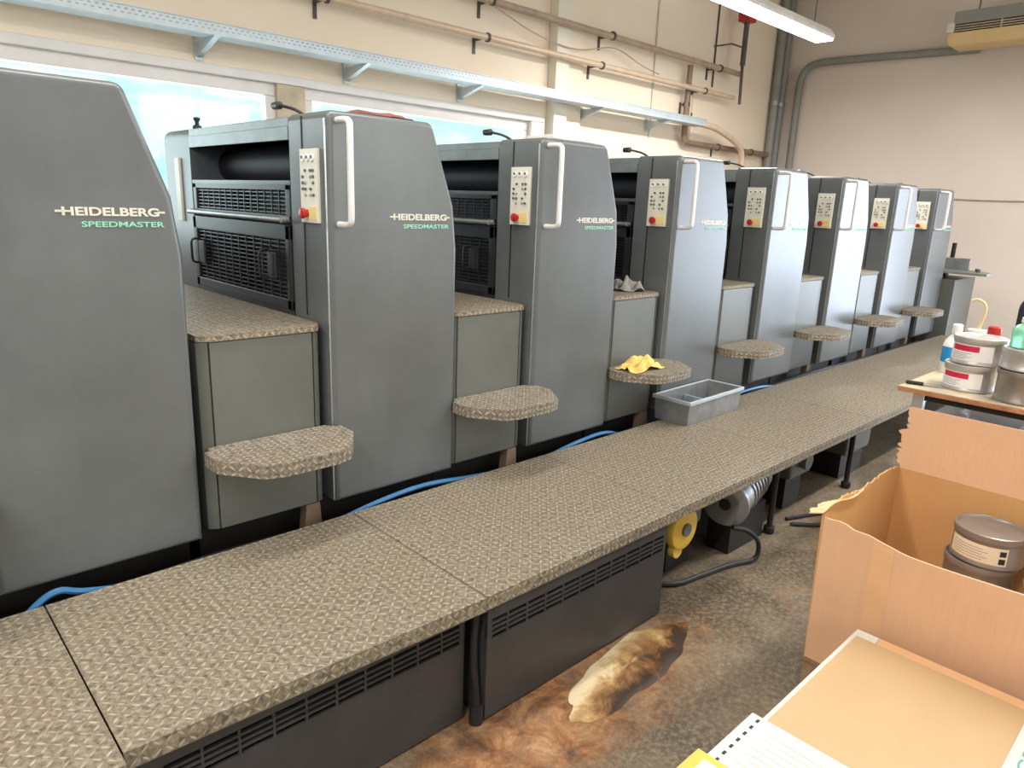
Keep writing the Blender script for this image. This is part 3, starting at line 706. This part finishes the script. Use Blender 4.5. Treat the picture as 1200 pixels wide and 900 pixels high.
# hanging heater
ac = thing('hanging_air_heater', 'beige and grey air heater hanging near the far wall, upper right', 'heater', (10.3, 2.38, 3.72))
MB().prism([(-.78, .0), (.8, .0), (.84, .06), (.84, .15), (-.84, .15), (-.82, .06)], -.18, .22, 'X', .008).build('lower_casing', M['beige'], ac)
MB().box(-.18, .22, -.78, .8, .24, .38, .01).build('upper_casing', M['grey_pipe'], ac)
mb = MB().box(-.14, .2, -.78, .78, .15, .24)
mb.build('outlet_core', M['dark'], ac)
mb = MB()
for k in range(3): mb.box(-.17, -.15, -.77, .77, .165+.026*k, .175+.026*k)
for y in (-.5, -.1, .3): mb.box(-.175, -.15, y-.006, y+.006, .15, .24)
mb.build('outlet_slats', M['post'], ac)
MB().box(-.19, .1, .78, .86, .15, .26, .008).build('end_cap', M['lamp_body'], ac)
for y in (-.55, .1, .6):
    MB().cyl((0, y, .38), (0, y, 1.4), .008, n=8).build('hanger_rod', M['dark_pipe'], ac)

# ceiling lamps
def lamp(x, y, label):
    l = thing('ceiling_lamp', label, 'lamp', (x, y, 3.5), 'hanging strip lamps')
    MB().prism([(-.1, .0), (.1, .0), (.1, .03), (.05, .1), (-.05, .1), (-.1, .03)], -1.2, 1.2, 'X', .004, M=None).build('lamp_body', M['lamp_body'], l)
    MB().box(-1.18, 1.18, -.092, .092, -.022, .002, .004).build('lamp_diffuser', M['lamp'], l)
    for s in (-.9, .9): MB().cyl((s, 0, .1), (s, 0, 1.6), .006, n=6).build('hanger', M['dark_pipe'], l)
    return l
lamp(6.78, 3.72, 'lit white strip lamp hanging at the top right of the photo')
LAMPS = [(6.78, 3.72), (1.4, 2.0), (-1.8, 2.0), (-1.5, .2), (4.7, .2), (8.4, .2), (2.6, -2.8), (6.6, -2.8)]  # first lamp is real, the others are unseen lamps added for fill
for x, y in LAMPS[1:]: lamp(x, y, 'lit strip lamp hanging outside the photo, added to help light the hall')

# ------------------------------------------------------------------ right-hand objects
def lid_tin(name, loc, r, h, mat, label, band=None, group=None, rz=0, tilt=0, lab_mat=None, a0=150, a1=265):
    t = thing(name, label, 'tin', loc, group, rz)
    t.rotation_euler.x = tilt
    MB().lathe([(0, 0), (r*.97, 0), (r, .004), (r, .012), (r*.975, .016), (r*.975, h-.03), (r, h-.026), (r*1.01, h-.02)], n=40).build('tin_body', mat, t)
    MB().lathe([(r*1.01, h-.021), (r*1.02, h-.012), (r*1.01, h-.002), (r*.97, h), (r*.93, h-.002), (r*.9, h-.008), (0, h-.007)], n=40).build('tin_lid', mat, t)
    if lab_mat:
        z0, z1 = .02, h-.036; rr = r*.975+.0012; mb = MB(); N = 14; vs = []; fs = []
        def strip(mb, aa, ab, za, zb, off=0):
            vs = []; fs = []
            for k in range(N+1):
                a = math.radians(aa+(ab-aa)*k/N)
                for z in (za, zb): vs.append(((rr+off)*math.cos(a), (rr+off)*math.sin(a), z))
            for k in range(N): fs.append((2*k, 2*k+2, 2*k+3, 2*k+1))
            mb.poly(vs, fs)
        strip(mb, a0, a1, z0, z1); lb = mb.build('tin_label', lab_mat, t)
        hh = z1-z0
        if band == 'red':
            m2 = MB(); strip(m2, a0+14, a0+(a1-a0)*.72, z0+hh*.6, z0+hh*.95, .0008); m2.build('label_band', M['label_red'], lb)
            m2 = MB()
            for k in range(4): strip(m2, a0+12, a0+(a1-a0)*(.5+.08*(k % 2)), z0+hh*(.12+.11*k), z0+hh*(.15+.11*k), .0008)
            m2.build('label_print', M['print_grey'], lb)
        else:
            m2 = MB()
            for k in range(5): strip(m2, a0+8, a0+(a1-a0)*(.62+.08*(k % 2)), z0+hh*(.15+.15*k), z0+hh*(.19+.15*k), .0008)
            m2.build('label_print', M['print_grey'], lb)
            m2 = MB(); strip(m2, a0+(a1-a0)*.87, a1-3, z0+hh*.55, z0+hh*.85, .0008); strip(m2, a0+(a1-a0)*.87, a1-3, z0+hh*.1, z0+hh*.42, .0008); m2.build('label_mark', M['ink'], lb)
    return t

# pallet with the big torn box
def pallet(loc, lx, ly, label):
    p = thing('pallet', label, 'pallet', loc, 'wooden pallets')
    for k in range(5): y = -ly/2+.05+(ly-.1)*k/4; MB().box(-lx/2, lx/2, y-.045, y+.045, .1, .12, .003).build('deck_board', M['pallet'], p)
    for x in (-lx/2+.05, 0, lx/2-.05):
        for y in (-ly/2+.06, 0, ly/2-.06): MB().box(x-.045, x+.045, y-.055, y+.055, 0, .1, .004).build('block', M['pallet'], p)
    return p
BX0, BX1, BY0, BY1, BZ = 2.4, 3.1, -.35, .885, .122
pallet(((BX0+BX1)/2, (BY0+BY1)/2, 0), BX1-BX0, BY1-BY0+.02, 'wooden pallet showing under the corner of the torn cardboard box')
bx = thing('cardboard_box', 'large torn brown cardboard box with one flap up, holding ink tins', 'box', (BX0, BY1, BZ))
def sheet(name, pts_fn, nu, nv, th, mat, parent):
    vs = [pts_fn(i/nu, j/nv) for j in range(nv+1) for i in range(nu+1)]
    fs = [(j*(nu+1)+i, j*(nu+1)+i+1, (j+1)*(nu+1)+i+1, (j+1)*(nu+1)+i) for j in range(nv) for i in range(nu)]
    o = MB().poly(vs, fs).build(name, mat, parent, sharp=60)
    md = o.modifiers.new('thick', 'SOLIDIFY'); md.thickness = th; md.offset = 0
    return o
LY, LX = BY1-BY0, BX1-BX0
rnd = random.Random(4)
jag = [rnd.uniform(-.009, .009)+(rnd.uniform(-.01, .01) if rnd.random() < .3 else 0) for _ in range(80)]
# front wall (towards the camera): corner stands up, edge droops in the middle
def fw(u, v):
    y = -u*LY; top = .562-.034*min(1, u/.22)**1.6+.05*max(0, u-.3)+(jag[int(u*48)]*.4 if u < .16 else 0)
    bow = -.03*math.sin(PI*min(u, 1))*v
    return (bow-.012*v*(1-u), y, v*top)
sheet('front_wall', fw, 48, 8, .007, M['card'], bx)
# left wall: torn dip towards the back
def lw(u, v):
    top = .562+.012*math.sin(9*u)+jag[int(u*48)+20]*.6+.01*u
    return (u*LX, .012*v*(1-u)+.02*math.sin(PI*u)*v, v*top)
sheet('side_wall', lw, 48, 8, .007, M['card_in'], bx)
def bw(u, v):
    j = jag[int(v*30)+5]*(1 if u < .02 else 0)
    return (LX+.0*v, -u*LY+j*.5, v*.575)
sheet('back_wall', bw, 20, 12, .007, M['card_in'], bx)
def fl(u, v):
    j = (jag[int(v*34)+30]*.9 - (.022 if v > .62 else 0)) if u < .03 else 0
    return (LX+.03*v, -u*LY+.03*v**.5+j, .575+v*.255)
sheet('raised_flap', fl, 24, 34, .007, M['card'], bx)
def rw(u, v): return (u*LX, -LY, v*.5)
sheet('end_wall', rw, 6, 4, .007, M['card'], bx)
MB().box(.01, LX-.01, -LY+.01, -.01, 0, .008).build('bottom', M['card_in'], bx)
# torn ply turned out over the near corner and ragged rims
def tp(u, v): return (-.015+u*.36, .006+.055*v*(1-u*.7)*(1+jag[int(u*30)]*14), .568+.012*math.sin(6*u)-.018*v+.004)
sheet('torn_flap', tp, 30, 3, .004, M['card_edge'], bx)
def tf(u, v): return (-.014+.0*u, -.12-u*.2, .40+.09*v-.05*u+jag[int(u*20)+10]) 
# tape strip on the front wall
sheet('edge_tape', lambda u, v: (fw(.14+.055*u, v*.98)[0]-.0045, -(.14+.055*u)*LY, fw(.14+.055*u, v*.98)[2]+.004), 4, 12, .001, M['tan'], bx)
# tins in the box
sx, sy = 2.93, .5
for k, lab in enumerate(('grey ink tin at the bottom of the nearer stack inside the torn box', 'grey ink tin second from the bottom of the nearer stack inside the torn box', 'grey ink tin directly below the topmost labelled tin in the box', 'grey ink tin with a cream label, topmost in the torn box')):
    lid_tin('ink_tin', (sx+(.0 if k == 3 else -.004), sy+(0 if k == 3 else .012), BZ+.011+.123*k), .115, .122, M['tin_dark'], lab, None, 'ink tins in the torn box', 0, 0, M['label_cream'] if k == 3 else None, 120, 224)
for k, lab in enumerate(('ink tin at the bottom of the stack by the right frame edge, in the box', 'ink tin in the middle of the stack by the right frame edge, in the box', 'pale-lidded ink tin cut by the right frame edge, in the torn box')):
    lid_tin('ink_tin', (2.84, .245, BZ+.011+.132*k), .115, .122, M['tin'], lab, None, 'ink tins in the torn box', 0, 0, M['label_cream'] if k == 2 else None, 120, 224)

# stack of boards in front of the box
SX1, SY1 = 2.3, .69
pallet((1.72, .15, 0), 1.14, 1.06, 'wooden pallet under the stack of cream boards')
sk = tag(MB().box(1.15, SX1-.01, -.4, SY1-.012, .12, .368).build('board_stack', M['tan']), 'tan stack of boards lying on the pallet in front of the torn box', 'stack')
tag(MB().box(1.14, SX1, -.4, SY1-.02, .368, .372).build('cardboard_sheet', M['tan']), 'tan cardboard sheet showing as a strip along the back of the cream board', 'sheet')
tag(MB().box(1.15, SX1-.005, .62, SY1, .372, .375).build('white_sheet', M['paper']), 'white sheet whose edge shows along the left of the cream board', 'sheet')
tag(MB().box(1.13, SX1-.055, -.4, SY1-.014, .375, .38, .001).build('cream_board', M['cream']), 'large blank cream board on top of the stack in front of the box', 'board')
pd = thing('punched_paper', 'white printed paper with a row of punched holes, on the cream board', 'paper', (1.64, .715, .38))
MB().box(-.38, 0, -.52, 0, 0, .004, .0005).build('paper_sheet', M['paper'], pd)
mb = MB(); x = -.014
for k in range(14):
    mb.box(-.02-.034*k-.009, -.02-.034*k+.006, -.03, -.022, .0038, .0046)
mb.build('punched_holes', M['ink'], pd)
mb = MB()
for k in range(11): mb.box(-.36, -.02, 0, 0.001, 0, .001) if False else None
for k in range(13):
    mb.box(-.05-.024*k-.002, -.05-.024*k, -.5, -.06-.01*(k % 3), .0038, .0043)
mb.build('printed_lines', M['print_grey'], pd)
ye = thing('yellow_folder', 'yellow-edged folder corner lying over the punched paper at the bottom', 'folder', (1.408, .738, .3845))
MB().box(-.3, 0, -.3, 0, 0, .004, .001).build('folder_cover', M['yellow'], ye)
MB().box(-.3, -.022, -.3, -.03, .004, .0045).build('inner_sheet', M['paper'], ye)
wp = thing('printed_poster', 'white sheet with teal lettering at the lower right corner of the photo', 'poster', (2.22, .203, .3805))
MB().box(-.46, 0, -.4, 0, .0, .003, .0005).build('poster_sheet', M['paper'], wp)

for txt, x, y, wd, ht in (('GE', -.27, -.066, .11, .042), ('SE', -.13, -.06, .05, .024)):
    o = text_mesh('teal_lettering', txt, wd, ht, M['teal'], wp, (x, y, .0032), depth=.0006); o.rotation_euler.x = -PI/2
# work table
TZ = .88
tb = thing('work_table', 'wooden-topped metal work table crowded with tins and bottles', 'table', (4.3, .55, 0))
MB().box(-.48, .5, -.9, .615, TZ-.024, TZ-.001, .003).build('table_edge', M['wood_edge'], tb)
MB().box(-.478, .498, -.898, .613, TZ-.001, TZ+.002).build('table_top', M['wood'], tb)
for x in (-.4, .42):
    for y in (-.8, .53): MB().box(x-.025, x+.025, y-.025, y+.025, 0, TZ-.03, .004).build('leg', M['alu'], tb)
MB().box(-.42, .44, -.82, .55, .66, .68, .003).build('lower_shelf', M['steel'], tb)
for q in (-.42, .42): MB().box(q-.01, q+.01, -.77, .5, TZ-.06, TZ-.031).build('apron_rail', M['dark'], tb)
for k, y in enumerate((.12, -.3)):
    tag(MB().cyl((3.95, .55+y-.08, .745), (4.65, .55+y-.08, .745), .064, n=24).build('paper_roll', M['bluegrey']), ('pale blue-grey roll under the table top, behind the box flap' if k == 0 else 'pale blue-grey roll under the table top by the right frame edge'), 'roll', 'rolls on the lower shelf')
z0 = TZ+.002
lid_tin('ink_tin', (4.06, .92, z0), .115, .132, M['tin'], 'silver red-labelled ink tin, lower of the stacked pair on the table', 'red', 'red-labelled tins on the table', 0, 0, M['label'], 112, 222)
lid_tin('ink_tin', (4.075, .905, z0+.1325), .115, .135, M['tin'], 'silver ink tin with a red and white label, standing on another tin', 'red', 'red-labelled tins on the table', math.radians(-10), 0, M['label'], 122, 236)
lid_tin('ink_tin', (3.98, .68, z0), .11, .15, M['tin_dark'], 'dark scratched ink tin at the right frame edge, below the green bottle', None, 'dark tins on the table', 0, 0, M['label'], 225, 250)
lid_tin('ink_tin', (4.0, .68, z0+.151), .11, .1, M['tin'], 'grey ink tin carrying the green bottle, upper of two by the right edge', None, 'dark tins on the table')
def bottle(loc, r, h, neck, m, label, capm, name='bottle', capr=None):
    b = thing(name, label, 'bottle', loc)
    MB().lathe([(0, 0), (r*.95, 0), (r, .006), (r, h*.6), (r*.85, h*.72), (neck, h*.86), (neck, h)], n=24).build('bottle_body', m, b)
    MB().lathe([(neck*1.25, h*.88), (neck*1.3, h*.9), (neck*1.25, h*1.06), (neck*.9, h*1.08), (0, h*1.08)], n=20).build('cap', capm, b)
    return b
b = bottle((4.42, 1.1, z0), .055, .25, .02, M['plastic_white'], 'white bottle with a blue label behind the red-labelled tins', M['plastic_white'])
MB().lathe([(.0554, .06), (.056, .07), (.056, .14), (.0554, .145)], n=24).build('blue_label', M['plastic_blue'], b)
bottle((4.02, .715, z0+.252), .06, .13, .024, M['green'], 'pale green bottle with a white cap standing on the grey tin', M['plastic_white'])
j = thing('glass_jar', 'olive glass jar with a bent tube, behind the stacked tins', 'jar', (4.66, 1.06, z0))
MB().lathe([(0, 0), (.06, 0), (.064, .01), (.064, .17), (.05, .2), (.045, .21)], n=24).build('jar_body', M['olive'], j)
MB().lathe([(.047, .2), (.049, .205), (.049, .222), (0, .224)], n=20).build('jar_lid', M['plastic_white'], j)
MB().tube([(0, 0, .22), (0, -.015, .28), (0, -.02, .34), (0, -.005, .375), (0, .03, .39), (0, .055, .38)], .007, 8, 5).build('bent_tube', M['beige'], j)
j2 = bottle((4.52, .95, z0), .05, .25, .025, M['olive'], 'small olive bottle with a red cap behind the stacked tins', M['red'])
tl = thing('spatula', 'thin steel ink spatula lying on the table left of the tins', 'tool', (3.93, 1.06, z0), rz=math.radians(104))
MB().box(-.09, .02, -.012, .012, 0, .004, .001).build('blade', M['steel'], tl); MB().box(.02, .1, -.01, .013, 0, .018, .005).build('handle', M['ink'], tl)

# chair behind the table, right frame edge
ch = thing('swivel_chair', 'black rounded chair back behind the table at the right frame edge', 'chair', (7.4, 1.14, 0), rz=math.radians(200))
MB().box(-.24, .24, -.24, .24, .46, .54, .035, 4).build('seat', M['fabric_black'], ch)
MB().prism([(-.23, .62), (.23, .62), (.23, .95)]+arc(.11, .97, .12, 0, 90, 6)+arc(-.11, .97, .12, 90, 180, 6)+[(-.23, .95)], -.27, -.2, 'X', .02).build('backrest', M['fabric_black'], ch)
MB().box(-.29, -.26, -.03, .03, .44, .9, .01).box(-.29, .0, -.03, .03, .43, .46, .008).build('back_support', M['black'], ch)
MB().cyl((0, 0, .1), (0, 0, .46), .03, n=14).build('column', M['alu'], ch)
for k in range(5):
    a = 2*PI*k/5; MB().cyl((0, 0, .11), (.29*math.cos(a), .29*math.sin(a), .075), .022, .016, n=10).cyl((.29*math.cos(a)-.02*math.sin(a), .29*math.sin(a)+.02*math.cos(a), .03), (.29*math.cos(a)+.02*math.sin(a), .29*math.sin(a)-.02*math.cos(a), .03), .03, n=14).cyl((.29*math.cos(a), .29*math.sin(a), .03), (.29*math.cos(a), .29*math.sin(a), .08), .01, n=8).build('leg', M['black'], ch)

# ------------------------------------------------------------------ light
sc = bpy.context.scene
w = bpy.data.worlds.new('sky'); sc.world = w; w.use_nodes = True
bg = w.node_tree.nodes['Background']; bg.inputs[0].default_value = (.82, .94, 1, 1); bg.inputs[1].default_value = 1.9
def area(name, loc, rot, sx, sy, e, col):
    l = bpy.data.lights.new(name, 'AREA'); l.shape = 'RECTANGLE'; l.size = sx; l.size_y = sy; l.energy = e; l.color = col
    o = bpy.data.objects.new(name, l); C.objects.link(o); o.location = loc; o.rotation_euler = rot; return o
DAY = (.93, .97, 1)
for r in FILL_WINDOWS: area('daylight_and_fill', ((r[0]+r[1])/2, YR-.13, 2.6), (PI/2, 0, 0), 2.2, 1.8, 85, (1, .96, .9))  # fill lights set in the added right-wall windows
area('daylight_and_fill', (XW+.14, (GATE[0]+GATE[1])/2, 1.46), (0, PI/2, 0), 2.8, 3.6, 300, (.8, .82, 1))
for r in (W1, W2): area('daylight_and_fill', ((r[0]+r[1])/2, YW+.14, 1.95), (-PI/2, 0, 0), r[1]-r[0], 1.1, 60, DAY)
for x, y in LAMPS: area('lamp_light', (x, y, 3.47), (0, 0, 0), 2.3, .18, {(8.4, .2): 60, (4.7, .2): 105, (-1.5, .2): 105, (-1.8, 2.0): 55, (1.4, 2.0): 36}.get((x, y), 125 if y > 0 else 22), (1, .965, .94))

sc.view_settings.view_transform = 'Standard'; sc.view_settings.look = 'None'; sc.view_settings.gamma = 1
sc.view_settings.use_curve_mapping = False; sc.view_settings.exposure = .15
sc.cycles.use_denoising = True
